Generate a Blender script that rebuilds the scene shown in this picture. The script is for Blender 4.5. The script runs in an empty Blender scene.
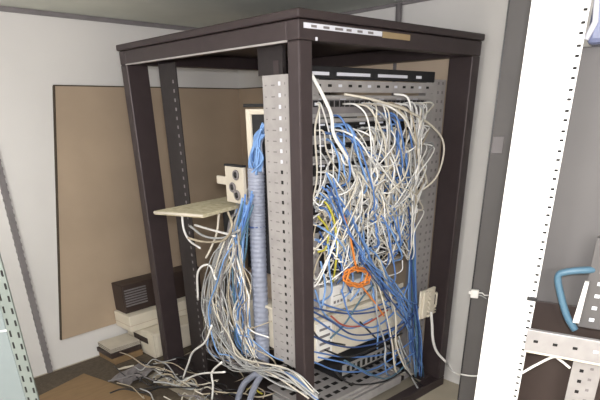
import bpy, math, random
from mathutils import Vector, Matrix
random.seed(11)
S = bpy.context.scene
COL = S.collection

# ------------------------------------------------------------------ camera (a cropped upper half of a tall snapshot)
F, PITCH, ROLL, H, CX, CY = 520.146, 0.442, -0.014, 1.46723, 306.607, 353.792
fw = Vector((0, math.cos(PITCH), -math.sin(PITCH)))
_r = Vector((1, 0, 0)); _u = Vector((0, math.sin(PITCH), math.cos(PITCH)))
RT = _r * math.cos(ROLL) + _u * math.sin(ROLL)
UP = -_r * math.sin(ROLL) + _u * math.cos(ROLL)
CAM = Vector((0, 0, H))
cd = bpy.data.cameras.new('camera'); co = bpy.data.objects.new('camera', cd); COL.objects.link(co)
m = Matrix.Identity(4)
for i in range(3):
    m[i][0] = RT[i]; m[i][1] = UP[i]; m[i][2] = -fw[i]; m[i][3] = CAM[i]
co.matrix_world = m
cd.sensor_width = 36; cd.lens = F / 600 * 36
cd.shift_x = (300 - CX) / 600; cd.shift_y = (CY - 200) / 600
cd.clip_start = 0.02
S.camera = co

# ------------------------------------------------------------------ frames
class Frame:
    def __init__(s, x, y, yaw):
        s.o = Vector((x, y, 0)); s.yaw = yaw
        s.X = Vector((math.cos(yaw), math.sin(yaw), 0)); s.Y = Vector((-math.sin(yaw), math.cos(yaw), 0))
    def w(s, p): return s.o + s.X * p[0] + s.Y * p[1] + Vector((0, 0, p[2]))
    def l(s, v):
        d = Vector(v) - s.o
        return Vector((d.dot(s.X), d.dot(s.Y), d.z))
RK = Frame(-0.01044, 1.92809, 0.73763)          # the rack: x along its cabled face, y along its open side
WL = Frame(-0.66731, 3.88797, 0.81803)          # the left wall: x along the wall, y into the wall
W, D, HR = 1.088, 1.3005, 1.75
HC = 1.935

def ray(px, py): return fw + RT * ((px - CX) / F) - UP * ((py - CY) / F)
def Uy(px, py, y, fr=RK):
    d = ray(px, py); lo = fr.l(CAM); ld = Vector((d.dot(fr.X), d.dot(fr.Y), d.z)); t = (y - lo.y) / ld.y
    return lo + ld * t
def Ux(px, py, x, fr=RK):
    d = ray(px, py); lo = fr.l(CAM); ld = Vector((d.dot(fr.X), d.dot(fr.Y), d.z)); t = (x - lo.x) / ld.x
    return lo + ld * t
def Uz(px, py, z, fr=RK):
    d = ray(px, py); t = (z - H) / d.z
    return fr.l(CAM + d * t)

# ------------------------------------------------------------------ materials
def mat(name, c, rough=0.6, metal=0.0, var=0.06, scale=12, bump=0.0, spec=0.4, c2=None, stretch=None):
    M = bpy.data.materials.new(name); M.use_nodes = True
    nt = M.node_tree; b = nt.nodes['Principled BSDF']
    b.inputs['Roughness'].default_value = rough; b.inputs['Metallic'].default_value = metal
    b.inputs['Specular IOR Level'].default_value = spec
    tc = nt.nodes.new('ShaderNodeTexCoord'); mp = nt.nodes.new('ShaderNodeMapping')
    if stretch: mp.inputs['Scale'].default_value = stretch
    nz = nt.nodes.new('ShaderNodeTexNoise'); nz.inputs['Scale'].default_value = scale; nz.inputs['Detail'].default_value = 5
    cr = nt.nodes.new('ShaderNodeValToRGB')
    d = c2 if c2 else tuple(max(0, x * (1 - 2.5 * var)) for x in c)
    cr.color_ramp.elements[0].color = (*d, 1); cr.color_ramp.elements[0].position = 0.3
    cr.color_ramp.elements[1].color = (*c, 1); cr.color_ramp.elements[1].position = 0.65
    nt.links.new(tc.outputs['Object'], mp.inputs['Vector']); nt.links.new(mp.outputs['Vector'], nz.inputs['Vector'])
    nt.links.new(nz.outputs['Fac'], cr.inputs['Fac']); nt.links.new(cr.outputs['Color'], b.inputs['Base Color'])
    if bump:
        bp = nt.nodes.new('ShaderNodeBump'); bp.inputs['Strength'].default_value = bump; bp.inputs['Distance'].default_value = 0.01
        nt.links.new(nz.outputs['Fac'], bp.inputs['Height']); nt.links.new(bp.outputs['Normal'], b.inputs['Normal'])
    return M
M = {
 'wall': mat('white_wall_paint', (.66, .645, .63), .8, var=.02, scale=3, bump=.05),
 'ceil': mat('grey_green_ceiling', (.74, .77, .71), .9, var=.03, scale=4),
 'floor': mat('beige_floor_tile', (.42, .37, .29), .5, var=.06, scale=5),
 'mat': mat('brown_carpet', (.10, .078, .055), .95, var=.12, scale=60, bump=.4),
 'rack': mat('dark_brown_black_steel', (.050, .037, .039), .42, .25, var=.05, scale=20),
 'rackdk': mat('rail_dark_steel', (.022, .017, .018), .5, .1, var=.1, scale=30),
 'rail': mat('zinc_rail', (.37, .35, .345), .5, .1, var=.06, scale=25),
 'hole': mat('hole_shadow_black', (.012, .011, .011), .9, var=.02),
 'brown': mat('brown_hardboard', (.40, .31, .225), .75, var=.06, scale=2.5, bump=.05),
 'tan': mat('tan_board', (.52, .42, .32), .75, var=.04, scale=3),
 'edge': mat('board_edge_dark', (.06, .045, .03), .8),
 'panel': mat('grey_panel_metal', (.34, .33, .32), .5, .1, var=.05, scale=18),
 'black': mat('black_plastic', (.015, .015, .017), .45, var=.05),
 'cream': mat('cream_enamel', (.70, .64, .53), .5, var=.04, scale=8),
 'white': mat('white_enamel', (.84, .82, .79), .45, var=.02, scale=6),
 'label': mat('white_label_strip', (.66, .67, .74), .5, var=.02),
 'kraft': mat('kraft_tape', (.34, .25, .14), .7, var=.05),
 'card': mat('cardboard', (.24, .155, .080), .9, var=.06, scale=9, stretch=(1, 6, 1)),
 'wood': mat('pale_chipboard', (.55, .50, .36), .8, var=.10, scale=40, c2=(.36, .31, .2)),
 'bundle': mat('lilac_grey_spiral_wrap', (.29, .315, .40), .45, var=.05, scale=30),
 'cw': mat('cable_white', (.82, .81, .79), .45, var=.03), 'cb': mat('cable_beige', (.64, .595, .51), .45, var=.03),
 'cg': mat('cable_grey', (.38, .385, .385), .45, var=.03), 'ct': mat('cable_tan', (.42, .36, .27), .5, var=.03),
 'b1': mat('cable_blue', (.10, .21, .50), .4, var=.03), 'b2': mat('cable_sky_blue', (.19, .34, .64), .4, var=.03),
 'b3': mat('cable_navy', (.035, .075, .22), .4, var=.03), 'bk': mat('cable_black', (.02, .02, .023), .4, var=.03),
 'or': mat('cable_orange', (.72, .24, .05), .45, var=.03), 'rd': mat('cable_red', (.42, .10, .07), .45, var=.03),
 'ye': mat('cable_yellow_green', (.50, .45, .06), .45, var=.03), 'teal': mat('cable_teal', (.07, .145, .21), .4, var=.03),
 'dullgrey': mat('dull_grey', (.20, .185, .19), .6, var=.06),
 'seafoam': mat('seafoam_panel', (.175, .205, .21), .35, var=.03, scale=4),
 'greygreen': mat('grey_green_steel', (.17, .195, .18), .5, .1, var=.05),
 'post': mat('white_post_enamel', (.82, .81, .80), .4, var=.01, scale=5),
 'slate': mat('slate_grey_panel', (.125, .118, .118), .65, var=.05, scale=3),
 'slate2': mat('dark_grey_upright', (.105, .098, .097), .6, var=.05, scale=6),
 'chest': mat('dark_brown_vent_plastic', (.045, .030, .026), .5, var=.05),
 'zinc': mat('galvanised_bracket', (.40, .385, .39), .4, .45, var=.05, scale=30),
 'lilac': mat('blue_plastic_film', (.20, .23, .38), .25, var=.2, scale=9),
 'paper': mat('paper', (.55, .50, .42), .8, var=.05),
}

# ------------------------------------------------------------------ mesh builder
class MB:
    def __init__(s): s.v = []; s.f = []; s.mi = []; s.ms = []; s.sm = []
    def _m(s, mm):
        if mm not in s.ms: s.ms.append(mm)
        return s.ms.index(mm)
    def add(s, vs, fs, mm, smooth=False):
        n = len(s.v); s.v += [Vector(v) for v in vs]; k = s._m(mm)
        for f in fs: s.f.append([n + i for i in f]); s.mi.append(k); s.sm.append(smooth)
    def box(s, a, b, mm):
        x0, y0, z0 = [min(p, q) for p, q in zip(a, b)]; x1, y1, z1 = [max(p, q) for p, q in zip(a, b)]
        s.add([(x0,y0,z0),(x1,y0,z0),(x1,y1,z0),(x0,y1,z0),(x0,y0,z1),(x1,y0,z1),(x1,y1,z1),(x0,y1,z1)],
              [(3,2,1,0),(4,5,6,7),(0,1,5,4),(1,2,6,5),(2,3,7,6),(3,0,4,7)], mm)
    def prism(s, poly, z0, z1, mm):
        n = len(poly)
        area = sum(poly[i][0]*poly[(i+1)%n][1]-poly[(i+1)%n][0]*poly[i][1] for i in range(n))
        if area < 0: poly = poly[::-1]
        s.add([(p[0],p[1],z0) for p in poly]+[(p[0],p[1],z1) for p in poly],
              [list(range(n))[::-1], list(range(n,2*n))]+[(i,(i+1)%n,n+(i+1)%n,n+i) for i in range(n)], mm)
    def prism_y(s, poly, y0, y1, mm):           # poly in (x, z)
        n = len(poly)
        area = sum(poly[i][0]*poly[(i+1)%n][1]-poly[(i+1)%n][0]*poly[i][1] for i in range(n))
        if area < 0: poly = poly[::-1]
        s.add([(p[0],y0,p[1]) for p in poly]+[(p[0],y1,p[1]) for p in poly],
              [list(range(n)), list(range(n,2*n))[::-1]]+[(n+i,n+(i+1)%n,(i+1)%n,i) for i in range(n)], mm)
    def tube(s, pts, r, mm, n=6, cap=True):
        pts = [Vector(p) for p in pts]; N = len(pts); up = Vector((0.13, 0.21, 0.97)); rings = []
        rr = r if callable(r) else (lambda t: r)
        nrm = None
        for i, p in enumerate(pts):
            t = (pts[min(i+1, N-1)] - pts[max(i-1, 0)])
            if t.length < 1e-9: t = Vector((0, 0, 1))
            t.normalize()
            if nrm is None:
                nrm = t.cross(up)
                if nrm.length < 1e-3: nrm = t.cross(Vector((1, 0, 0)))
            nrm = nrm - t * nrm.dot(t); nrm.normalize(); b = t.cross(nrm)
            q = rr(i / (N - 1))
            rings.append([p + nrm * q * math.cos(2*math.pi*k/n) + b * q * math.sin(2*math.pi*k/n) for k in range(n)])
        vs = [v for g in rings for v in g]; fs = []
        for i in range(N - 1):
            for k in range(n):
                fs.append((i*n+k, i*n+(k+1)%n, (i+1)*n+(k+1)%n, (i+1)*n+k))
        if cap: fs += [list(range(n))[::-1], [(N-1)*n+k for k in range(n)]]
        s.add(vs, fs, mm, True)
    def ring(s, c, ax1, ax2, R, r, mm, n=14, k=6):
        c = Vector(c); ax1 = Vector(ax1).normalized(); ax2 = Vector(ax2).normalized(); ax3 = ax1.cross(ax2)
        vs = []; fs = []
        for i in range(n):
            a = 2*math.pi*i/n; d = ax1*math.cos(a)+ax2*math.sin(a)
            for j in range(k):
                b = 2*math.pi*j/k; vs.append(c + d*(R+r*math.cos(b)) + ax3*r*math.sin(b))
        for i in range(n):
            for j in range(k):
                fs.append((i*k+j, ((i+1)%n)*k+j, ((i+1)%n)*k+(j+1)%k, i*k+(j+1)%k))
        s.add(vs, fs, mm, True)
    def build(s, name, parent=None, bevel=0.0, loc=None, yaw=0.0):
        me = bpy.data.meshes.new(name); me.from_pydata([tuple(v) for v in s.v], [], s.f)
        for mm in s.ms: me.materials.append(M[mm])
        for i, p in enumerate(me.polygons): p.material_index = s.mi[i]; p.use_smooth = s.sm[i]
        me.update(); o = bpy.data.objects.new(name, me); COL.objects.link(o)
        if parent: o.parent = parent
        if loc is not None: o.location = loc; o.rotation_euler = (0, 0, yaw)
        if bevel:
            b = o.modifiers.new('bevel', 'BEVEL'); b.width = bevel; b.segments = 2; b.limit_method = 'ANGLE'
        return o
def tag(o, label, cat, group=None):
    o['label'] = label; o['category'] = cat
    if group: o['group'] = group
    return o
def thing(name, label, cat, fr, loc, group=None, yaw=0.0):
    o = bpy.data.objects.new(name, None); COL.objects.link(o); o.empty_display_size = .05
    o.location = fr.w(loc); o.rotation_euler = (0, 0, fr.yaw + yaw)
    return tag(o, label, cat, group)
def structure(o): o['kind'] = 'structure'; return o
def B(parent, name, boxes, mm, bevel=0.0):
    b = MB()
    for x in boxes: b.box(x[:3], x[3:6], x[6] if len(x) > 6 else mm)
    return b.build(name, parent, bevel)

# ------------------------------------------------------------------ room shell
RW = W + 0.06                                    # right wall plane in rack x
# corner where the left wall (WL y=0) meets the right wall (RK x=RW)
def inter():
    p = RK.w((RW, 0, 0)); d = RK.Y; lp = WL.l(p); ly = Vector((d.dot(WL.X), d.dot(WL.Y))); t = -lp.y / ly.y
    return p + d * t
CN = inter()
A_ = CN - WL.X * 3.9                              # far end of left wall
E_ = CN - RK.Y * 5.2                              # near end of right wall
Fc = A_ + (E_ - CN)
def slab(name, p, q, out, z0=0, z1=HC, th=.1):
    b = MB(); o = Vector(out).normalized() * th
    b.prism([(p.x, p.y), (q.x, q.y), (q.x+o.x, q.y+o.y), (p.x+o.x, p.y+o.y)], z0, z1, 'wall')
    return structure(b.build(name))
slab('wall_left', A_ , CN, WL.Y)
slab('wall_right', CN, E_, RK.X)
slab('wall_near', E_, Fc, -RK.Y)
slab('wall_far_left', Fc, A_, -WL.X)
poly = [(v.x, v.y) for v in (A_, CN, E_, Fc)]
b = MB(); b.prism(poly, -.1, 0, 'floor'); structure(b.build('floor'))
b = MB(); b.prism(poly, HC, HC + .1, 'ceil'); structure(b.build('ceiling'))
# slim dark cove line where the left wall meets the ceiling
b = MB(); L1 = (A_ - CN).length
b.box((-L1, -.012, -.022), (-.01, -.001, 0), 'dullgrey')
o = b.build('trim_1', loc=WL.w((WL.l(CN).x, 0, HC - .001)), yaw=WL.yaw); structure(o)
b = MB(); b.box((-.012, -4.5, -.014), (-.001, -.012, 0), 'dullgrey')
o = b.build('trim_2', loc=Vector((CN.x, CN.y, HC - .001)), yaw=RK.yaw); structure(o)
# pipe on the right wall near the ceiling
p = Ux(399, 9, RW - .02)
o = MB(); o.tube([(0, 0, 0), (0, 0, HC - .01)], .016, 'dullgrey', 10)
tag(o.build('pipe', loc=RK.w((RW - .02, p.y, 0)), yaw=RK.yaw), 'thin grey vertical pipe on the right wall behind the dark rack, ending at the ceiling', 'pipe')

# ------------------------------------------------------------------ the open rack
rk = thing('server_rack', 'tall open dark brown steel server rack frame filled with tangled cables', 'rack', RK, (0, 0, 0))
pw = .06
def post(poly): 
    b = MB(); b.prism(poly, .055, 1.665, 'rack'); return b.build('corner_post', rk, .006)
post([(0,0),(pw,0),(pw,pw),(0,pw)])
post([(W-pw,0),(W,0),(W,.125),(W-pw,.125)])
post([(0,D-pw),(.115,D-pw),(.115,D),(0,D)])
post([(W,D),(W-.115,D),(W-.115,D-pw),(W-pw,D-pw),(W-pw,D-.115),(W,D-.115)])
# top frame: four beams, cap and roof sheet
zb, zt = 1.665, 1.722
B(rk, 'top_beam', [(0,0,zb,W,pw,zt)], 'rack', .004)
B(rk, 'top_beam', [(0,D-pw,zb,W,D,zt)], 'rack', .004)
B(rk, 'top_beam', [(0,pw,zb,pw,D-pw,zt)], 'rack', .004)
B(rk, 'top_beam', [(W-pw,pw,zb,W,D-pw,zt)], 'rack', .004)
B(rk, 'roof', [(-.008,-.008,zt+.002,W+.008,D+.008,HR)], 'rack', .006)
B(rk, 'base_beam', [(0,0,0,W,pw,.055)], 'rack', .004)
B(rk, 'base_beam', [(0,D-pw,0,W,D,.055)], 'rack', .004)
B(rk, 'base_beam', [(0,pw,0,pw,D-pw,.055)], 'rack', .004)
B(rk, 'base_beam', [(W-pw,pw,0,W,D-pw,.055)], 'rack', .004)
# bright edge along lower lip of the side beam
B(rk, 'beam_lip', [(-.003,pw,zb-.004,.004,D-pw,zb+.002)], 'rail')['label'] = 'thin bright metal lip'
# label strip and tape on front beam
a = Uy(304, 25, -.002); c = Uy(382, 34, -.002); e = Uy(410, 38, -.002)
zl = (a.z + c.z) / 2
o = B(rk, 'label_strip', [(a.x,-.003,zl-.0075,c.x,.001,zl+.0075)] + [(a.x+.03+i*.055, -.0036, zl-.004, a.x+.03+i*.055+random.uniform(.012,.04), -.0029, zl+.003, 'dullgrey') for i in range(int((c.x-a.x-.05)/.055))], 'label'); o['label'] = 'white label strip'
o = B(rk, 'tape_strip', [(c.x+.004,-.003,zl-.011,e.x,.001,zl+.008)], 'kraft'); o['label'] = 'brown tape strip'
B(rk, 'screw', [(pw+.012,-.003,zb-.0,pw+.02,.0,zb+.01)], 'label')
# zinc mounting rails at the cabled face
def rail(x0, x1, xs, name='mounting_rail'):
    r = MB(); y0 = .128; z0, z1 = (.42 if xs < .5 else .06), 1.575
    r.box((x0, y0, z0), (x1, y0+.003, z1), 'rail')
    r.box((xs, y0+.003, z0), (xs+.003*(1 if xs < .5 else -1), .275, z1), 'rail')
    n = int((z1-z0)/.0378)
    sgn = -1 if xs < .5 else 1
    for i in range(n):
        z = z0+.02+i*.0378
        for q in (.30, .62, .85):
            xx = x0+(x1-x0)*q
            r.box((xx-.006, y0-.0008, z), (xx+.006, y0+.0005, z+.012), 'dullgrey')
        r.box((xs+sgn*.0008, .172, z+.004), (xs-sgn*.0005, .184, z+.017), 'label' if z > 1.25 else 'hole')
        r.box((xs+sgn*.0008, .205, z+.004), (xs-sgn*.0005, .225, z+.008), 'dullgrey')
        r.box((xs+sgn*.0008, .252, z+.004), (xs-sgn*.0005, .262, z+.008), 'dullgrey')
        r.box((xs+sgn*.0008, .146, z+.006), (xs-sgn*.0005, .150, z+.014), 'dullgrey')
    o = r.build(name, rk); o['label'] = 'grey perforated mounting rail'; return o
rail(pw+.002, .21, pw+.002); rail(W-.21, W-pw-.002, W-pw-.002)
# bracket joining the near rail to the roof
B(rk, 'rail_bracket', [(pw+.004,.16,1.575,pw+.02,.30,1.665),(pw+.003,.18,1.50,pw+.006,.21,1.62,'rack')], 'rackdk')
# dark rear rails
for (x0, x1, xs) in ((pw, .15, pw), (W-.15, W-pw, W-pw-.004)):
    r = MB(); r.box((x0, 1.035, .06), (x1, 1.04, zb), 'rackdk'); r.box((xs, .885, .06), (xs+.004, 1.035, zb-.01), 'rackdk')
    for i in range(40):
        z = .1+i*.0378
        if xs < .5: r.box((xs-.0008, .915, z), (xs+.0005, .925, z+.014), 'dullgrey')
        r.box((x0+.06, 1.0342, z), (x0+.07, 1.0355, z+.012), 'dullgrey')
    r.build('rear_rail', rk)
# floor tray inside
B(rk, 'base_tray', [(pw,.13,.058,W-pw,D-pw,.075)], 'rackdk')

# ------------------------------------------------------------------ boards
xl = WL.l(CN).x
pL = Uy(55, 86, -.02, WL); pB = Uy(62, 340, -.02, WL)
b = MB()
b.prism_y([(0,0),(0-pB.x+xl-.022,0),(xl-.022-pB.x,pL.z-pB.z),(pL.x-pB.x,pL.z-pB.z)], -.02, -.001, 'brown')
b.prism_y([(pL.x-pB.x-.003,pL.z-pB.z),(xl-.022-pB.x,pL.z-pB.z),(xl-.022-pB.x,pL.z-pB.z+.006),(pL.x-pB.x-.003,pL.z-pB.z+.006)], -.022, -.001, 'edge')
b.prism_y([(-.006,0),(0,0),(pL.x-pB.x,pL.z-pB.z),(pL.x-pB.x-.006,pL.z-pB.z)], -.022, -.001, 'edge')
tag(b.build('board', loc=WL.w((pB.x, 0, pB.z)), yaw=WL.yaw), 'large flat brown hardboard sheet fixed on the white left wall behind the rack', 'board')
cy_ = RK.l(CN).y
b = MB(); b.box((-.02, 1.25, pB.z), (-.001, cy_-.022, pL.z), 'brown'); b.box((-.022, 1.25, pL.z), (-.001, cy_-.022, pL.z+.006), 'edge')
o = MB(); o.v = [v - Vector((0, 1.25, pB.z)) for v in b.v]; o.f = b.f; o.mi = b.mi; o.ms = b.ms; o.sm = b.sm
tag(o.build('board', loc=RK.w((RW, 1.25, pB.z)), yaw=RK.yaw), 'narrow brown hardboard piece on the right wall, in the corner behind the blue cables', 'board')
b = MB(); b.box((0, 0, 0), (.018, 1.12, 1.70), 'tan')
tag(b.build('board', loc=RK.w((W+.030, .10, 0)), yaw=RK.yaw), 'tan board standing between the rack and the right wall', 'board')

# flash shadow of the perforated post, modelled as a grey strip on the wall
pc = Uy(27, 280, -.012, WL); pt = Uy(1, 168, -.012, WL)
b = MB(); b.box((-.014, -.022, 0), (.014, -.001, HC - .03), 'dullgrey')
for i in range(45): b.box((-.0165, -.024, .03+i*.04), (.0165, -.001, .045+i*.04), 'dullgrey')
tag(b.build('shadow_strip', loc=WL.w((pc.x, 0, .001)), yaw=WL.yaw), 'narrow ribbed grey strip shaped as the cabinet post shadow on the white left wall', 'shadow_strip')

# ------------------------------------------------------------------ panels in the rack (front plane y = .125)
PX0, PX1 = pw+.03, W-.21
def panel_root(label, z, name='patch_panel', cat='patch panel', group=None, y=.128):
    return thing(name, label, cat, RK, (PX0, y, z), group)
PWD = PX1 - PX0 + .05
z0 = Uy(370, 80, .1).z
t = panel_root('black blank panel with long white label strips, at the top of the rack', z0, 'label_panel', 'panel')
B(t, 'faceplate', [(0,-.006,0,PWD,-.001,.042)], 'black', .002)
xs = [Uy(313,76,.1).x, Uy(333,77,.1).x, Uy(341,77,.1).x, Uy(374,79,.1).x, Uy(382,80,.1).x, Uy(411,81,.1).x, Uy(420,81.5,.1).x, Uy(425,82,.1).x]
for i in range(0, 8, 2):
    o = B(t, 'label_strip', [(xs[i]-PX0,-.0085,.012,xs[i+1]-PX0,-.006,.023)], 'label'); o['label'] = 'white label strip'
z1 = z0 - .044
t = panel_root('bare grey metal blank panel with a row of slots, just below the black label panel', z1, 'blank_panel', 'panel')
b = MB(); b.box((0,-.006,0),(PWD,-.001,.041),'rail')
for i in range(14): b.box((.05+i*.056,-.0068,.018),(.05+i*.056+.02,-.0055,.027), 'hole' if i % 3 else 'label')
b.build('faceplate', t, .0015)
names = ['uppermost', 'second', 'third', 'fourth', 'fifth', 'sixth', 'seventh']
ports = []
zz = z1 - .006
for k in range(7):
    h = .074 if k else .080
    zz -= h
    t = panel_root('%s grey port panel counting down the rack, mostly covered by cables' % names[k], zz, 'patch_panel', 'patch panel')
    b = MB(); b.box((0,-.005,0),(PWD,-.001,h-.004),'panel'); b.box((.07,-.006,.012),(PWD-.05,-.0045,h-.02),'dullgrey' if k == 0 else 'hole')
    b.build('faceplate', t)
    b = MB()
    for i in range(24):
        x = .085 + i*(PWD-.15)/24
        zq = .036 if k == 0 else .02
        b.box((x,-.010,zq),(x+.019,-.006,zq+.022),'black'); b.box((x+.003,-.0104,zq+.004),(x+.016,-.0099,zq+.017),'hole')
        if i % 4 == 1: b.box((x,-.0095,zq+.025),(x+.03,-.006,zq+.032),'label')
        ports.append((PX0+x+.01, .117, zz+zq+.01))
    b.build('port_row', t)
    B(t, 'cable_bar', [(.06,-.03,h-.016,PWD-.05,-.022,h-.009),(.08,-.024,h-.016,.088,-.004,h-.009),(PWD-.08,-.024,h-.016,PWD-.072,-.004,h-.009)], 'rail')
# dark chassis behind the cables below the panels
zch = zz - .012
t = thing('network_switch', 'dark network switch hidden deep behind the blue cables', 'network switch', RK, (PX0+.03, .17, .79))
B(t, 'case', [(0,0,0,PWD-.10,.35,zch-.79-.01)], 'black', .004)
b = MB()
for i in range(16): b.box((.04+i*.045,-.004,.02),(.04+i*.045+.03,0,.045),'panel')
b.build('port_row', t)

# cream frame and dark enclosure seen through the open side
t = thing('equipment_enclosure', 'tall black enclosure with a cream edge frame, behind the blue cables at the open side', 'enclosure', RK, (.12, .30, .80))
B(t, 'case', [(.005,.005,0,.5,.145,.655)], 'black', .003)
f0 = Ux(244,108,.115); 
B(t, 'edge_frame', [(-.004,.135,0,.010,.165,.665),(-.004,.0,.645,.010,.135,.665)], 'cream', .002)['label'] = 'cream edge frame'
B(t, 'top_cover', [(-.006,-.005,.672,.5,.175,.684)], 'black', .002)

# white switch modules and cream chassis low in the rack
t = thing('switch_chassis', 'large cream equipment box low in the rack with a white slotted end panel', 'equipment box', RK, (.13, .125, .415))
B(t, 'case', [(0.0,-.02,0,.68,.46,.205)], 'cream', .006)
B(t, 'end_panel', [(0.035,-0.029,0.02,0.13,-0.019,0.19),(.05,-.031,.05,.115,-.028,.062,'dullgrey'),(.05,-.031,.085,.115,-.028,.097,'dullgrey'),(.05,-.031,.12,.115,-.028,.132,'dullgrey'),(.05,-.031,.155,.115,-.028,.166,'dullgrey')], 'white', .001)['label'] = 'white slotted end panel'
B(t, 'front_panel', [(0.15,-0.028,0.012,0.66,-0.02,0.192)], 'cream', .003)
t = thing('shelf', 'beige metal shelf carrying the three small white modules', 'shelf', RK, (.10, .125, .630))
B(t, 'shelf_plate', [(0,0,0,.70,.5,.012)], 'cream', .002)
B(t, 'shelf_lip', [(0,-.004,0,.70,0,.022)], 'cream')
mods = [(.19,.262,.110,'small white module at the left end of the beige shelf'),
        (.295,.40,.098,'wider white module in the middle of the beige shelf'),
        (.43,.60,.098,'widest white module under the orange coil')]
for x0, x1, h, lb in mods:
    t = thing('network_module', lb, 'network module', RK, (x0, .135, .643), 'white modules on the shelf')
    B(t, 'case', [(0,0,0,x1-x0,.2,h)], 'white', .005)
    b = MB()
    for i in range(int((x1-x0-.02)/.022)): b.box((.012+i*.022,-.002,.016),(.012+i*.022+.013,.001,.028),'dullgrey')
    b.box((.01,-.0015,.05),(x1-x0-.01,.001,.054),'panel'); b.build('port_row', t)
t = thing('network_module', 'flat tan unit lying behind the small white modules', 'network module', RK, (.17, .36, .643))
B(t, 'case', [(0,0,0,.58,.12,.150)], 'tan', .005)
b = MB()
for i in range(10): b.box((.04+i*.05,-.002,.06),(.07+i*.05,.001,.066),'dullgrey')
b.build('vent_row', t)
# dark unit under the cream box
t = thing('power_unit', 'black power unit low in the rack under the cream equipment box', 'power unit', RK, (.42, .20, .195))
B(t, 'case', [(0,0,0,.42,.4,.19)], 'black', .006)
B(t, 'front_panel', [(.02,-.004,.02,.40,.001,.08)], 'panel', .002)
b = MB()
for i in range(8): b.box((.05+i*.04,-.006,.03),(.07+i*.04,-.003,.065),'hole')
b.build('socket_row', t)
# vented base tray
t = thing('vent_tray', 'grey slatted vent tray at the bottom of the rack', 'vent tray', RK, (.15, .115, .135))
b = MB()
b.box((0,0,0),(.66,.008,.02),'rail'); b.box((0,.0,.02),(.66,.34,.028),'rail')
for r_ in range(4):
    for i in range(11): b.box((.03+i*.057,.04+r_*.07,.0275),(.065+i*.057,.065+r_*.07,.0288),'hole')
b.build('tray', t)
B(t, 'front_strip', [(0,-.016,-.06,.66,-.001,-.012),(0,-.016,0,.66,-.001,.014)], 'rail')
B(t, 'support', [(.0,.02,-.06,.66,.3,-.001)], 'panel')

# cream cable bracket on the right rail
q = Uy(428, 305, .10)
t = thing('cable_bracket', 'cream plastic cable bracket with a loop and teeth on the right rail', 'cable bracket', RK, (Uy(424, 305, .04).x, .028, .455))
B(t, 'back_plate', [(-.03,.012,0,.095,.026,.155),(-.015,.002,.005,.02,.014,.15),(.04,.004,.01,.07,.014,.15)], 'cream', .004)
b = MB()
for i in range(6): b.box((.02,-.006,.008+i*.026),(.038,.012,.018+i*.026),'cream')
b.build('tooth_row', t, .001)
b = MB(); b.tube([(.09,.018,.115),(.115,.018,.115),(.118,.018,.11),(.118,.018,.05),(.115,.018,.045),(.09,.018,.045)], .006, 'cream', 6); b.build('loop', t)
b = MB()
for i in range(3): b.box((.09,.014,.004+i*.015),(.118,.024,.010+i*.015),'cream')
b.build('hook_row', t)
t = thing('cable_bracket', 'second cream guide above the cables lower down at the left of the right rail', 'cable bracket', RK, (.90, .098, .36)) if 0 else None

# ------------------------------------------------------------------ cables
def cat_rom(P, n=7):
    P = [Vector(p) for p in P]
    Q = [P[0]*2-P[1]] + P + [P[-1]*2-P[-2]]; out = []
    for i in range(1, len(Q)-2):
        for k in range(n):
            t = k/n; a, b_, c_, d_ = Q[i-1], Q[i], Q[i+1], Q[i+2]
            out.append(.5*((2*b_)+(c_-a)*t+(2*a-5*b_+4*c_-d_)*t*t+(3*b_-a-3*c_+d_)*t*t*t))
    out.append(Q[-2]); return out
PLUG = None
def cable(pts, r, mm, name, label, cat='cable', group=None, fr=RK, n=7, plug=False, sides=6):
    """pts in frame coordinates"""
    base = Vector(pts[0]); b = MB()
    path = [p - base for p in cat_rom(pts, n)]
    for p in path:
        if p.z + base.z < r + .002: p.z = r + .002 - base.z
    b.tube(path, r, mm, sides)
    o = b.build(name, loc=fr.w(base), yaw=fr.yaw)
    tag(o, label, cat, group)
    if plug:
        pb = MB(); pb.box((-.0065,-.004,-.005),(.0065,.014,.005),'label'); pb.box((-.005,-.018,-.004),(.005,-.004,.004),mm)
        pb.build('plug', o)
    return o
def u(f=1.0): return random.uniform(-f, f)
def clampx(x, y=.05): return max(PX0+.02, min(.83 - (.125-y)*1.15 + u(.02), x))

# -- patch cords over the panels
WH = ['cw','cw','cb','cg','cw','cb','ct','cw']
G1 = 'pale patch cords over the port panels'; L1_ = 'pale patch cord drooping among the dense tangle over the port panels'
for i in range(186):
    x0, y0, z_ = random.choice(ports); bb = random.uniform(.02, .12)
    dx = random.gauss(.03, .26); dz = random.uniform(.02, .42)
    x1 = clampx(x0+dx, .1); x0 = clampx(x0, .117); dx = x1-x0; z1_ = max(.84, z_-dz); sag = random.uniform(-.02, .09)
    def X(t, y): return clampx(x0+dx*t+u(.035), y)
    ya, yb, yc = y0-bb, y0-bb*random.uniform(.5,1.1), y0-bb*.6
    pts = [(x0,y0,z_), (x0+u(.012), y0-bb*.7, z_-.006), (X(.2,ya), ya, z_-.03-dz*.2+u(.03)),
           (X(.6,yb), yb, (z_*.4+z1_*.6)-sag+u(.035)), (X(.95,yc), yc, z1_-sag*.6), (x1, y0-.012, z1_+u(.02))]
    cable(pts, random.uniform(.0024,.0037), random.choice(WH), 'patch_cable', L1_, 'cable', G1, plug=(i % 2 == 0), n=6, sides=5)
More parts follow.
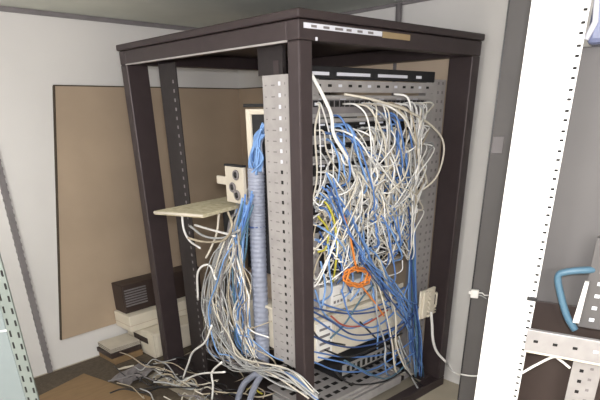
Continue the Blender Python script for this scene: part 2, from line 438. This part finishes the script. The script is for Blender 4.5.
# -- long pale cords hanging down in front
G2 = 'pale cords hanging down the cabled face'; L2_ = 'pale cord hanging long and loose down the front of the cable tangle'
for i in range(40):
    x0, y0, z_ = random.choice(ports[:120]); zb_ = random.uniform(.86, 1.08); s = random.uniform(-.14, .34)
    bb = random.uniform(.05, .125); x0 = clampx(x0, .117)
    ya, yb, yc = y0-bb, y0-bb*.9, y0-bb*.7
    pts = [(x0,y0,z_), (x0+.01, y0-bb*.8, z_-.02), (clampx(x0+s*.3+u(.04),ya), ya, z_-.12+u(.03)), (clampx(x0+s*.6+u(.06),yb), yb, (z_+zb_)/2), (clampx(x0+s+u(.07),yc), yc, zb_+.06), (clampx(x0+s+u(.08),.1), y0-.02, zb_)]
    cable(pts, random.uniform(.0030,.0046), random.choice(['cw','cw','cb','cb','cg']), 'patch_cable', L2_, 'cable', G2, n=6, sides=5)
# -- blue patch cords
G3 = 'blue patch cords among the pale cords'; L3_ = 'blue patch cord threading through the pale cable tangle'
for i in range(34):
    if i < 7: c0 = (random.uniform(.20,.30), .117, random.uniform(1.30,1.45))
    elif i < 14: c0 = (random.uniform(.50,.68), .117, random.uniform(1.34,1.46))
    elif i < 28: c0 = (random.uniform(.40,.62), .117, random.uniform(1.0,1.3))
    else: c0 = (random.uniform(.16,.40), .117, random.uniform(.95,1.15))
    bb = random.uniform(.05,.12); L = random.uniform(.12,.4); s = u(.1)+.07
    pts = [c0, (c0[0]+u(.02), c0[1]-bb*.8, c0[2]-.01), (c0[0]+s*.4+u(.02), c0[1]-bb, c0[2]-L*.4), (clampx(c0[0]+s+u(.02),c0[1]-bb*.9), c0[1]-bb*.9, c0[2]-L*.8), (clampx(c0[0]+s*1.1,.1), c0[1]-.02, c0[2]-L)]
    cable(pts, random.uniform(.0036,.0046), random.choice(['b1','b2','b2','b1']), 'patch_cable', L3_, 'cable', G3, plug=True, n=6, sides=5)
G3b = 'short pale curls low in the tangle'
for i in range(32):
    cx_, cy_ = random.uniform(335,408), random.uniform(190,268); Rr = random.uniform(5,15); a0 = random.uniform(0,6.28); sw = random.uniform(2.2,4.6); y = random.uniform(-.005,.09); el = random.uniform(.4,1.2)
    cable([Uy(cx_+Rr*math.cos(a0+sw*k/5)+k*u(1.5), cy_+Rr*el*math.sin(a0+sw*k/5)+k*u(1), y+.008*k) for k in range(6)], random.uniform(.0026,.0036), random.choice(['cw','cw','cb','cg']), 'patch_cable', 'short pale cable curl low in the tangle beside the blue sweep', 'cable', G3b, n=5, sides=5)
# -- blue diagonal sweep
G4 = 'blue cables sweeping down to the right'; L4_ = 'blue cable in the sweep running from upper left down to the right rail'
for i in range(12):
    y = random.uniform(.0, .10); k = random.random()
    a = [(318+u(6)+k*14, 186+u(14)), (338+u(8)+k*12, 212+u(12)), (355+u(8)+k*8, 240+u(12)), (372+u(8), 266+u(10)), (394+u(7), 290+u(12)), (412+u(5), 318+u(14))]
    pts = [Uy(p[0], p[1], y+u(.012)) for p in a]
    cable(pts, random.uniform(.0030,.0042), random.choice(['b1','b1','b2','b2','b3']), 'network_cable', L4_, 'cable', G4, sides=5)
# -- blue bundle down the right rail
G5 = 'blue cables bundled down the right rail'; L5_ = 'blue cable in the bundle hanging straight down beside the right rail'
for i in range(20):
    y = random.uniform(.04,.10); o_ = u(5)
    a = [(404+o_*1.0+u(5), 165+u(30)), (410+o_*.9, 215), (412+o_*.8+u(1), 255), (413+o_*.9+u(2), 300), (416+o_+u(3), 340), (418+o_*1.1+u(3), 368+u(10))]
    if i > 13: a[0] = (385+u(15), 150+u(30)); a[1] = (405+o_*.8, 205+u(10))
    pts = [Uy(p[0], p[1], y) for p in a]
    cable(pts, random.uniform(.0034,.0045), random.choice(['b1','b2','b2','b1','b3','teal']), 'network_cable', L5_, 'cable', G5, sides=5)
# -- loops across the cream box
G6 = 'blue cables looping across the cream equipment box'; L6_ = 'blue cable slung in a slack loop across the cream equipment box'
loops = [[(310,300),(332,308),(358,312),(384,302),(404,286)], [(309,306),(330,311),(355,315),(380,311),(404,300)], [(312,310),(333,322),(352,333),(378,332),(402,322),(420,306)],
         [(310,350),(345,356),(378,355),(404,346),(420,330)], [(318,356),(350,364),(372,374),(396,366),(416,352)], [(345,360),(362,370),(388,378),(410,362)],
         [(312,318),(340,336),(368,340),(396,328),(416,300)], [(310,334),(332,346),(360,348),(390,338),(414,316)], [(340,290),(352,318),(374,326),(398,310),(410,284)], [(316,290),(326,316),(350,328),(372,318)], [(312,362),(340,372),(372,368),(402,352)],
         [(330,338),(345,322),(362,300),(374,286)], [(378,282),(384,300),(398,316),(412,330)], [(320,232),(330,252),(340,268),(352,292)], [(372,292),(378,320),(376,350)], [(384,300),(388,330),(396,360)],
         [(322,262),(324,285),(322,305)], [(318,240),(332,248),(345,262),(352,275)]]
for i, a in enumerate(loops):
    y = .035 + .05*random.random(); pts = [Uy(p[0]+u(1.5), p[1]+u(1.5), y) for p in a]
    cable(pts, .0042, ['b1','b3','b3','b1','b1','teal','b1','b3','b1','b2','b1','teal','b2','b3','b2','b1','b2','b1'][i % 18], 'network_cable', L6_, 'cable', G6)
G6b = 'dark cables slung low in the rack'
for a in ([(325,350),(350,357),(380,345),(402,333)], [(335,372),(352,384),(382,382),(402,372)], [(360,322),(378,340),(392,352)], [(312,330),(322,340),(345,345)]):
    cable([Uy(p[0],p[1],.05+u(.02)) for p in a], .0044, 'bk', 'power_cable', 'black cable slung low across the rack under the cream box', 'cable', G6b)
# vertical pale bundle over the cream box
G6c = 'grey cords dropping past the cream equipment box'
for i in range(6):
    xx = 376+i*4.2+u(2); y = .03+.06*random.random()
    cable([Uy(xx-14+u(6),262+u(8),y), Uy(xx-5+u(3),285,y), Uy(xx+u(3),315,y), Uy(xx+6+u(3),345,y), Uy(xx+12+u(5),364+u(8),y), Uy(xx+18+u(5),376+u(5),y+.08)], .0046, random.choice(['cg','cg','b2','cb']), 'network_cable', 'grey or blue cord dropping past the right end of the cream equipment box', 'cable', G6c, sides=5)
# -- single cables worth their own name
def hero(a, y, r, mm, label, name='network_cable'):
    if not isinstance(y, (list, tuple)): y = [y]*len(a)
    return cable([Uy(p[0],p[1],yy) for p, yy in zip(a, y)], r, mm, name, label)
hero([(311,74),(321,92),(331,114),(334,135),(347,158),(356,180)], [.04,.01,0,0,.01,.05], .0068, 'cw', 'thick white cable dropping diagonally from the upper left of the face')
hero([(344,94),(374,100),(410,112),(436,130),(444,148),(438,174),(425,188),(410,193)], [.1,.04,.02,.02,.02,.02,.03,.07], .0048, 'cb', 'long beige cable arching out over the right rail', 'network_cable')
hero([(394,94),(407,97),(411,112),(412,134),(418,152)], [.1,.04,.03,.03,.06], .0046, 'cw', 'white cable hooking down at the upper right panel corner')
hero([(372,100),(402,114),(412,134),(420,156),(428,186)], [.1,.03,.02,.02,.06], .0056, 'cb', 'beige cable falling just inside the long arching cable')
hero([(318,202),(326,203),(334,220),(337,245),(336,262),(333,282)], [.1,.04,.03,.03,.03,.08], .0046, 'ye', 'yellow green cable hanging at the left above the white modules')
hero([(337,205),(346,222),(352,246),(355,262),(358,272)], [.1,.04,.03,.03,.03], .0050, 'or', 'orange cable leading down into the orange coil')
coil = []
for k in range(64):
    a = k/64*2*math.pi*6.5; rr = 1.05+.26*math.sin(k*1.7)
    coil.append(Uy(357+11*rr*math.cos(a), 277+8*rr*math.sin(a), .03+.012*math.sin(k*.9)))
cable(coil, .0042, 'or', 'cable_coil', 'orange cable wound into a loose coil over the white modules', 'cable', n=3)
hero([(360,284),(368,294),(376,304),(384,316)], .04, .0040, 'or', 'orange cable tail trailing down right from the coil')
hero([(331,316),(343,325),(360,326),(375,319),(388,310)], .045, .0040, 'rd', 'red cable sagging across the cream equipment box')
hero([(318,216),(328,230),(326,248),(318,252)], .05, .0045, 'ye', 'short yellow cable curling at the left post')
hero([(431,312),(432,324),(433,340),(437,352),(446,362)], [.02,.02,.01,.0,-.03], .0075, 'cw', 'thick white cord dropping from the cream cable bracket')
# thin white cord running off to the right behind the white upright


# cords lying at the rack foot
for a, mm, lb in ((([(405,370),(415,380),(428,388),(438,384)]), 'bk', 'black cord curling on the floor at the right foot of the rack'),
               (([(398,340),(404,360),(412,378),(420,392)]), 'cg', 'grey cord hanging to the floor beside the blue bundle')):
    cable([Uy(p[0],p[1],.02) for p in a], .005, mm, 'power_cable', lb)

# -- the side fan of pale cables seen through the open side
G7 = 'pale cables fanning down the open side'; L7_ = 'pale cable in the fan spilling down the open side of the rack'
for i in range(72):
    x = random.uniform(-.02, .08); k = random.random()
    lx = 203+k*43
    a = [(256+u(6), 205+u(28)), (246+u(5), 212+u(22)), (236+u(6), 232+u(14)), (lx*.6+234*.4+u(6), 258+u(9)), (lx+u(7), 288+u(9)), (lx+u(9), 320+u(12))]
    xs_ = [.17, .12, .06+x*.4, x, x, x]
    t_ = random.random()
    if t_ < .26: a += [(lx+14+u(8), 345+u(8)), (lx*.5+135+u(10), 364+u(7)), (284+u(9), 376+u(9)), (314+u(6), 396+u(5))]; xs_ += [x-.02, x-.05, x-.07, x-.06]
    elif t_ < .7: a += [(lx+6+u(8), 344+u(8)), (lx+18+u(10), 362+u(6)), (lx+40+u(10), 370+u(8))]; xs_ += [x, x+.03, x+.10]
    else: a[-1] = (lx+u(9), 312+u(14)); a += [(lx+10+u(10), 336+u(8)), (lx+24+u(6), 330+u(10))]; xs_ += [x+.02, x+.07]
    pts = [Ux(p[0], p[1], q) for p, q in zip(a, xs_)]
    cable(pts, random.uniform(.0026,.0042), random.choice(['cw','cb','cg','cg','cg','ct','cw','b2','dullgrey']) if t_ >= .26 else random.choice(['cg','cg','dullgrey','bk','cb']), 'network_cable', L7_, 'cable', G7 if 1 else 0, sides=5, n=6)
G7b = 'blue cables inside the side fan'
for i in range(12):
    a = [(248+u(6),200+u(10)),(240+u(8),250+u(8)),(236+u(10),290+u(8)),(240+u(10),330+u(10)),(252+u(8),352+u(6))]
    cable([Ux(p[0],p[1],.04+u(.03)) for p in a], .0046, random.choice(['b1','b2','teal','b2']), 'network_cable', 'blue cable running down inside the pale side fan', 'cable', G7b, sides=5)
# wrapped trunk bundle
b = MB(); pts = [Ux(257,205,.10), Ux(258,240,.10), Ux(260,290,.10), Ux(262,340,.10), Ux(262,375,.08)]
pts = [Ux(256,168,.10)] + pts
base = pts[-1].copy(); path = cat_rom(pts, 70); path = [p - base for p in path]
b.tube(path, lambda t: .036 + .0011*math.sin(t*330), 'bundle', 12)
o = tag(b.build('cable_bundle', loc=RK.w(base), yaw=RK.yaw), 'thick lilac grey wrapped cable trunk standing beside the perforated rail', 'cable trunk')
rb = MB(); c_ = Ux(257,226,.10)-base
rb.ring(c_, (1,0,0), (0,1,0), .036, .004, 'b3'); rb.build('tie', o)['label'] = 'dark blue cable tie'
G8 = 'blue cables flaring out of the trunk'
for i in range(26):
    x = .10+u(.03); e_ = random.random()
    a = [(256+u(7),172+u(3)), (256+u(7),158+u(4)), (259+u(4)-(1-e_)*4,142+u(4)), (263+u(2),122+e_*16)]
    cable([Ux(p[0],p[1],x) for p in a], .0046, random.choice(['b1','b2','b2','b2','bundle']), 'network_cable', 'blue cable flaring out of the top of the wrapped trunk', 'cable', G8, sides=5)
G8b = 'wrapped tails below the trunk'
for a in ([(262,374),(256,384),(250,400),(249,415)], [(258,372),(244,384),(238,400),(237,415)]):
    cable([Ux(p[0],p[1],.06) for p in a], .016, 'bundle', 'cable_tail', 'lilac grey wrapped tail dropping from the trunk to the floor', 'cable', G8b, sides=10)

# connector plate, tray board
t = thing('connector_plate', 'pale grey plate with three round connectors at the end of the chipboard', 'connector plate', RK, (.062, .43, 1.095))
B(t, 'plate', [(-.004,0,0,.014,.13,.15),(-.004,.10,.07,.012,.20,.105)], 'paper', .003)
for (py, pz) in ((.045,.118),(.075,.065),(.045,.035)):
    rb = MB(); rb.ring((-.008,py,pz),(0,1,0),(0,0,1),.017,.005,'dullgrey'); rb.tube([(-.004,py,pz),(-.012,py,pz)],.012,'black',10); rb.build('connector', t)
B(t, 'top_edge', [(-.006,0,.15,.016,.13,.158)], 'black')
zt_ = 1.078
c4 = [Uz(154,211,zt_), Uz(203,214.5,zt_), Uz(246,203,zt_), Uz(234,195,zt_)]
base = c4[1].copy(); b = MB(); b.prism([(p.x-base.x,p.y-base.y) for p in c4], -.014, 0, 'wood')
o = tag(b.build('chipboard', loc=RK.w(base), yaw=RK.yaw), 'pale chipboard offcut sticking out of the open side like a tray', 'board')
e_ = MB(); a0 = c4[0]-base; a1 = c4[1]-base
e_.tube([a0+Vector((0,0,-.006)), a1+Vector((0,0,-.006))], .006, 'paper', 6); e_.build('front_edging', o)['label'] = 'pale cream edging strip'
G9 = 'loops hanging under the chipboard'
for a, mm in (([(182,214),(184,230),(190,241),(200,248)],'cw'), ([(195,225),(212,230),(235,236)],'cw'), ([(219,212),(217,232),(212,246),(206,258)],'cb'),
              ([(188,238),(205,242),(224,240),(232,226),(228,212)],'ct'), ([(190,226),(204,236),(222,238),(240,230)],'cg'), ([(198,300),(198,272),(209,265),(216,280)],'cw')):
    cable([Ux(p[0],p[1],.0+u(.02)) for p in a], .0055, mm, 'network_cable', 'pale cable hanging in a loop under the chipboard offcut', 'cable', G9)
t = thing('equipment_case', 'dark equipment case behind the loops under the chipboard', 'equipment box', RK, (.16, .50, .86))
B(t, 'case', [(0,0,0,.5,.26,.19)], 'chest', .005); B(t, 'front_panel', [(-.004,.01,.01,.001,.25,.18)], 'black', .002)

# -- floor tangle at the open side
G10 = 'cables strewn on the floor at the open side'; L10 = 'cable strewn on the floor beside the open side of the rack'
for i in range(62):
    px, py = random.uniform(135,280), random.uniform(370,410); ang = random.uniform(-.5,.9); L = random.uniform(25,70)
    pts = []
    z = random.uniform(.008,.12)
    for k in range(5):
        s = (k/4-.5)*L
        q = Uz(px+s*math.cos(ang)+u(4), py+s*math.sin(ang)*.5+u(4), .01)
        pts.append((q.x, q.y, max(.008, z+u(.03))))
    if any(p[0] < -1.1 or p[0] > .0 and 0 for p in pts): continue
    cable(pts, random.uniform(.003,.005), random.choice(['cg','bk','bk','bk','dullgrey','cb','ct','bk','cg','ye' if i % 19 == 0 else 'ct']), 'floor_cable', L10, 'cable', G10, sides=5)
for a, mm, lb in (([(183,378),(188,364),(193,352),(205,342),(212,325)],'cw','white cord rising from the floor to the foot of the cable fan'),
                  ([(150,398),(172,388),(196,375),(225,372)],'cw','white cord curving along the floor in front of the open side'),
                  ([(212,400),(213,385),(212,372),(222,362)],'cw','pale cord dropping straight to the floor at the picture bottom'),
                  ([(284,372),(297,380),(312,394),(325,410)],'b1','blue cord crossing in front of the near corner post')):
    xx = -.05
    cable([Ux(p[0],p[1],xx) for p in a], .0055, mm, 'floor_cable', lb)

# ------------------------------------------------------------------ things on the floor at left
mat_o = MB(); pts = [Uz(36,383,0), Uz(118,345,0), Uz(300,330,0), Uz(300,520,0), Uz(30,500,0)]
# carpet offcut under everything on the left
wl_pts = [WL.l(RK.w(p)) for p in pts]
mat_o.prism([(-2.05,-.03),(-.02-.4,-.03),(-.4,-.36),(-1.0,-.52),(-1.0,-2.2),(-2.05,-2.2)], 0, .006, 'mat')
tag(mat_o.build('carpet', loc=WL.w((0,0,.0005)), yaw=WL.yaw), 'dark brown carpet offcut on the floor along the left wall', 'carpet')
c4 = [Uz(84,374,.01), Uz(152,398,.01), Uz(120,440,.01), Uz(36,398,.01)]
base = c4[0].copy(); b = MB(); b.prism([(p.x-base.x,p.y-base.y) for p in c4], 0, .006, 'card')
o = tag(b.build('cardboard_sheet', loc=RK.w((base.x,base.y,.008)), yaw=RK.yaw), 'brown cardboard sheet lying on the floor at lower left', 'cardboard')
# computer case
t = thing('computer_case', 'off white desktop computer case lying on the floor behind the rack', 'computer', WL, (-.82, -.36, .008))
B(t, 'case', [(0,.006,0,.47,.33,.165)], 'cream', .008)
B(t, 'side_panel', [(.012,0,.012,.455,.006,.155)], 'cream', .004)
B(t, 'front_bezel', [(-.012,.006,.0,0,.33,.165)], 'cream', .005)
B(t, 'drive_slot', [(-.015,.07,.085,-.011,.24,.125)], 'chest', .003)['label'] = 'dark recessed drive slot'
t = thing('equipment_case', 'flat cream case on top of the off white computer case', 'equipment box', WL, (-.90, -.22, .176))
B(t, 'case', [(0,0,0,.55,.19,.105)], 'cream', .006); B(t, 'seam', [(-.001,-.001,.04,.551,.191,.043)], 'tan')
t = thing('vent_unit', 'dark brown ventilated unit on top of the cream case by the wall', 'vent unit', WL, (-.885, -.16, .283))
B(t, 'case', [(0,0,0,.60,.13,.185)], 'chest', .006)
b = MB()
for i in range(7): b.box((.012,-.005,(.045+i*.017)),(.165,.0,.053+i*.017),'dullgrey')
b.build('louvre_panel', t)
# papers / cartons stacked beside the computer
pl = [('carton', 'flattened cardboard carton at the bottom of the pile by the left wall', 'carton', 'card', (-1.05,-.24,.008), (.20,.20,.035), .03),
      ('folder', 'dark folder between the flattened carton and the papers by the left wall', 'folder', 'chest', (-1.06,-.22,.044), (.215,.19,.03), .0),
      ('paper_stack', 'stack of yellowed papers on top of the dark folder by the left wall', 'papers', 'paper', (-1.05,-.20,.075), (.205,.17,.03), -.03)]
for nm, lb, ct, mm, lo, sz, yw in pl:
    b = MB(); b.box((0,0,0), sz, mm)
    if mm == 'paper':
        for i in range(4): b.box((-.003*(i%2),-.002,.005+i*.006),(sz[0]+.002,sz[1],.0065+i*.006),'edge')
    o = b.build(nm, loc=WL.w(lo), yaw=WL.yaw+yw, bevel=.002); tag(o, lb, ct)
# scraps
for k, (px, py, sx, sy, mm, lb) in enumerate(((135,376,.24,.16,'dullgrey','crumpled grey plastic sheet on the floor before the computer case'),
                          (168,368,.14,.03,'cw','white plastic strip leaning on the floor in front of the computer case'),
                          (126,368,.10,.02,'paper','short pale strip on the floor left of the computer case'))):
    q = Uz(px, py, .01); b = MB(); n_ = 7; vs = []; fs = []
    rn = random.Random(k+3)
    amp = .03 if k == 0 else .004
    for top in (0, 1):
        for i in range(n_):
            for j in range(n_):
                vs.append((sx*(i/(n_-1)-.5), sy*(j/(n_-1)-.5), 0))
    hs = [rn.random()*amp for _ in range(n_*n_)]
    vs = [(v[0], v[1], hs[i % (n_*n_)] + (.004 if i < n_*n_ else .0005)) for i, v in enumerate(vs)]
    for i in range(n_-1):
        for j in range(n_-1):
            a = i*n_+j; fs.append((a, a+n_, a+n_+1, a+1)); c_ = a+n_*n_; fs.append((c_, c_+1, c_+n_+1, c_+n_))
    rim = [i*n_ for i in range(n_)] + [(n_-1)*n_+j for j in range(1,n_)] + [i*n_+n_-1 for i in range(n_-2,-1,-1)] + [j for j in range(n_-2,0,-1)]
    for i in range(len(rim)):
        a, c_ = rim[i], rim[(i+1) % len(rim)]; fs.append((a, c_, c_+n_*n_, a+n_*n_))
    b.add(vs, fs, mm); o = b.build('scrap_sheet', loc=RK.w((q.x,q.y,.010)), yaw=RK.yaw+[.3,.5,-.2][k]); tag(o, lb, 'scrap')

# ------------------------------------------------------------------ seafoam cabinet at lower left
CF = Frame(-0.0, 0.0, 0.0)
d = ray(19, 327); tt = 1.25/d.y
pe = CAM + d*tt                                     # a point on its outer edge
yawc = 0.30
CBF = Frame(pe.x, pe.y, yawc)
ztop = Uy(2, 258, 0, CBF).z
t = thing('cabinet', 'seafoam green cabinet with a perforated grey corner post at lower left', 'cabinet', CBF, (0, 0, 0))
b = MB(); b.box((-.030,0,.0),(0,.012,ztop+.02),'greygreen')
for i in range(int(ztop/.033)):
    b.box((-.008,-.0008,.01+i*.033),(-.003,.0005,.026+i*.033),'hole'); b.box((-.026,-.0008,.015+i*.033),(-.0215,.0005,.033+i*.033),'hole')
b.build('corner_post', t, .002)
B(t, 'door_panel', [(-.55,.004,.0,-.031,.0115,ztop-.02)], 'seafoam', .002)
B(t, 'door_seam', [(-.55,.002,ztop-.19,-.031,.0045,ztop-.186)], 'cw')
B(t, 'body', [(-.55,.0125,0,-.031,.022,ztop-.03)], 'greygreen', .004)

# ------------------------------------------------------------------ dark grey upright on the right
dk = CAM + ray(517, 0)*(2.12/ray(517,0).y)
DF = Frame(dk.x, dk.y, -.38)
t = thing('rack_upright', 'tall dark grey steel upright between the brown rack and the bright white post', 'upright', DF, (0, 0, 0))
B(t, 'column', [(-.026,0,0,.058,.06,HC-.006)], 'slate2', .004)
B(t, 'edge_strip', [(-.0275,-.002,0,-.022,.001,HC-.01)], 'bk')
B(t, 'plate', [(-.02,-.003,1.30,.02,.0,1.36)], 'dullgrey', .002)
zc = Uy(476, 293, 0, DF).z; xc = Uy(475,293,0,DF).x
pr = [DF.l(RK.w(Uy(446,362,-.03))), Uy(452,371,-.03,DF), Uy(462,374.5,-.02,DF), Uy(474,376,-.02,DF), Uy(488,375,-.03,DF), Uy(500,374,-.04,DF)]
cable(pr, .0036, 'cw', 'power_cable', 'thin white cord trailing right from the rack past the dark grey upright', fr=DF)
t2 = thing('latch_clip', 'small white clip with bent wires on the dark grey upright', 'clip', DF, (xc, -.004, zc))
B(t2, 'clip', [(-.016,-.016,-.018,.016,0,.018),(-.026,-.012,-.004,-.014,-.002,.010)], 'white', .003)
b = MB(); b.tube([(.014,-.008,.006),(.03,-.012,.008),(.04,-.008,-.002),(.058,-.010,.0)],.0028,'cw',6); b.tube([(.014,-.008,-.004),(.03,-.008,-.006),(.05,-.008,-.016)],.0026,'cg',6); b.build('wire', t2)

# ------------------------------------------------------------------ white rack at the right edge
wp = CAM + ray(560, 110)*(1.36/ray(560,110).y)
WF = Frame(wp.x, wp.y, -.52)
def wx(px, py, y=0): return Uy(px, py, y, WF)
xa = wx(523, 60).x; xb = wx(580, 60).x
t = thing('server_rack', 'bright white steel rack with hole lined post at the right edge', 'rack', WF, (0, 0, 0))
xm = xb - .052
b = MB(); b.prism([(xa,0),(xm,-.001),(xm+.002,.001),(xb,.003),(xb,.012),(xm,.014),(xm,.055),(xa,.055)], 0, HC-.01, 'post')
zr = .05
while zr < HC-.06:
    for dz_ in (0, .020): b.box((xb-.0125,.0012,zr+dz_),(xb-.0035,.0046,zr+dz_+.0055),'hole')
    zr += .0445
b.build('front_post', t, .0015)
ztp = Uy(597, 46, .16, WF).z
zbp = Uy(560,304,.16,WF).z
B(t, 'back_panel', [(xb-.05,.16,zbp,xb+.75,.175,ztp)], 'slate', .003)
B(t, 'lower_panel', [(xb-.05,.17,0,xb+.75,.185,zbp-.003)], 'chest', .003)
hk = wx(527,298,.0)
B(t, 'hook', [(xb-.022,-.004,hk.z-.006,xb+.004,.003,hk.z+.005)], 'black', .002)['label'] = 'small black hook'
B(t, 'side_web', [(xb-.052,.056,0,xb-.047,.16,HC-.02)], 'post')
B(t, 'shelf_beam', [(0,0,0,.01,.01,.01)], 'zinc') if 0 else None
# horizontal galvanised bracket
q0 = wx(529,326,.005); q1 = wx(600,341,.005); q2 = wx(530,347,.005); q3 = wx(600,363,.005)
zt1 = (q0.z+q1.z)/2; zt0 = (q2.z+q3.z)/2
b = MB(); b.box((q0.x,-.012,zt0),(q1.x+.25,.004,zt1),'zinc'); b.box((q0.x,-.012,zt0-.006),(q1.x+.25,.10,zt0),'cream')
for i in range(8): b.box((q0.x+.02+i*.05,-.0135,(zt0+zt1)/2-.004),(q0.x+.032+i*.05,-.0115,(zt0+zt1)/2+.004),'hole' if i < 3 else 'label')
b.build('shelf_bracket', t, .001)['label'] = 'galvanised horizontal shelf bracket'
# inner perforated upright
def upr(y, zlo, zhi, pxl, pyl, wdt, mm):
    x0 = wx(pxl, pyl, y).x; b = MB()
    b.box((x0,y,zlo),(x0+wdt,y+.03,zhi),mm); z = zlo+.02
    while z < zhi-.02:
        b.box((x0+wdt*.28,y-.0008,z),(x0+wdt*.42,y+.0005,z+.010),'label' if zlo > .5 else 'hole'); b.box((x0+wdt*.62,y-.0008,z+.012),(x0+wdt*.74,y+.0005,z+.020),'dullgrey'); z += .034
    o = b.build('inner_upright', t, .001); return o
za = wx(590,245,.06).z
upr(.06, zt1+.006, za+.02, 583, 300, .09, 'slate2')
upr(.06, .0, zt0-.008, 569, 380, .075, 'zinc')
xs_ = wx(580, 300, .055)
b = MB(); p0 = wx(574.5,321,.05); p1 = wx(587,281,.05)
b.prism_y([(p0.x-.004,p0.z),(p0.x+.012,p0.z),(p0.x+.014,p1.z),(p0.x+.004,p1.z)], .035, .052, 'white'); b.build('side_strip', t, .001)['label'] = 'cream edge strip'
# blue cable of the white rack
pts = [wx(604,270,.09), wx(588,270,.06), wx(566,272,.05), wx(558,277,.05), wx(561,296,.05), wx(567,316,.05), wx(575,330,.05)]
cable(pts, .0095, 'teal', 'network_cable', 'thick teal blue cable bent sharply inside the white rack', fr=WF, n=9, sides=10)
pts = [wx(522,373,-.02), wx(536,365,.0), wx(553,357,.03), wx(560,360,.05), wx(570,368,.055)]
cable(pts, .0038, 'cw', 'power_cable', 'thin white cord slung below the galvanised bracket of the white rack', fr=WF)
# blue film wrapped pack on the dark panel
b0 = Uy(592, 46, .14, WF); b1 = Uy(600, 12, .14, WF)
t3 = thing('wrapped_pack', 'blue film wrapped pack at the upper right edge above the slate panel', 'pack', WF, (b0.x-.012, .10, b0.z+.001))
b = MB(); n1 = 5
b.box((0,0,0),(.20,.09,.105),'lilac'); o = b.build('film_wrap', t3, .012)
B(t3, 'lid', [(.012,.0,.106,.20,.09,.135)], 'black', .004)
b = MB(); b.tube([(-.001,-.003,.01),(.012,-.004,.045),(.006,-.003,.09),(.03,-.004,.104)],.007,'label',8); b.build('fold', t3)

# ------------------------------------------------------------------ light
def light(name, kind, loc, energy, color=(1,1,1), **kw):
    l = bpy.data.lights.new(name, kind); l.energy = energy; l.color = color
    for k, v in kw.items(): setattr(l, k, v)
    o = bpy.data.objects.new(name, l); COL.objects.link(o); o.location = loc; return o
light('camera_flash', 'POINT', CAM + RT*.02 + UP*.07 - fw*.02, 66, (1,.97,.975), shadow_soft_size=.02)
light('fill_light', 'POINT', Vector((-1.3, -.5, 1.62)), 30, (1,.97,.965), shadow_soft_size=.22)  # unseen fill, added to brighten the room and ceiling
light('fill_light', 'POINT', Vector((.25, -.9, 1.64)), 58, (1,.97,.965), shadow_soft_size=.22)  # unseen fill behind the camera, added to lift the cabled face
light('fill_light', 'POINT', WL.w((-2.3, -1.3, 1.68)), 16, (1,.97,.965), shadow_soft_size=.2)  # unseen fill added at the left of the room
w = bpy.data.worlds.new('world'); S.world = w; w.use_nodes = True
w.node_tree.nodes['Background'].inputs[0].default_value = (.8,.85,.9,1); w.node_tree.nodes['Background'].inputs[1].default_value = .05
S.view_settings.view_transform = 'Standard'; S.view_settings.look = 'None'; S.view_settings.gamma = 1
S.view_settings.use_curve_mapping = False
S.view_settings.exposure = 0.42
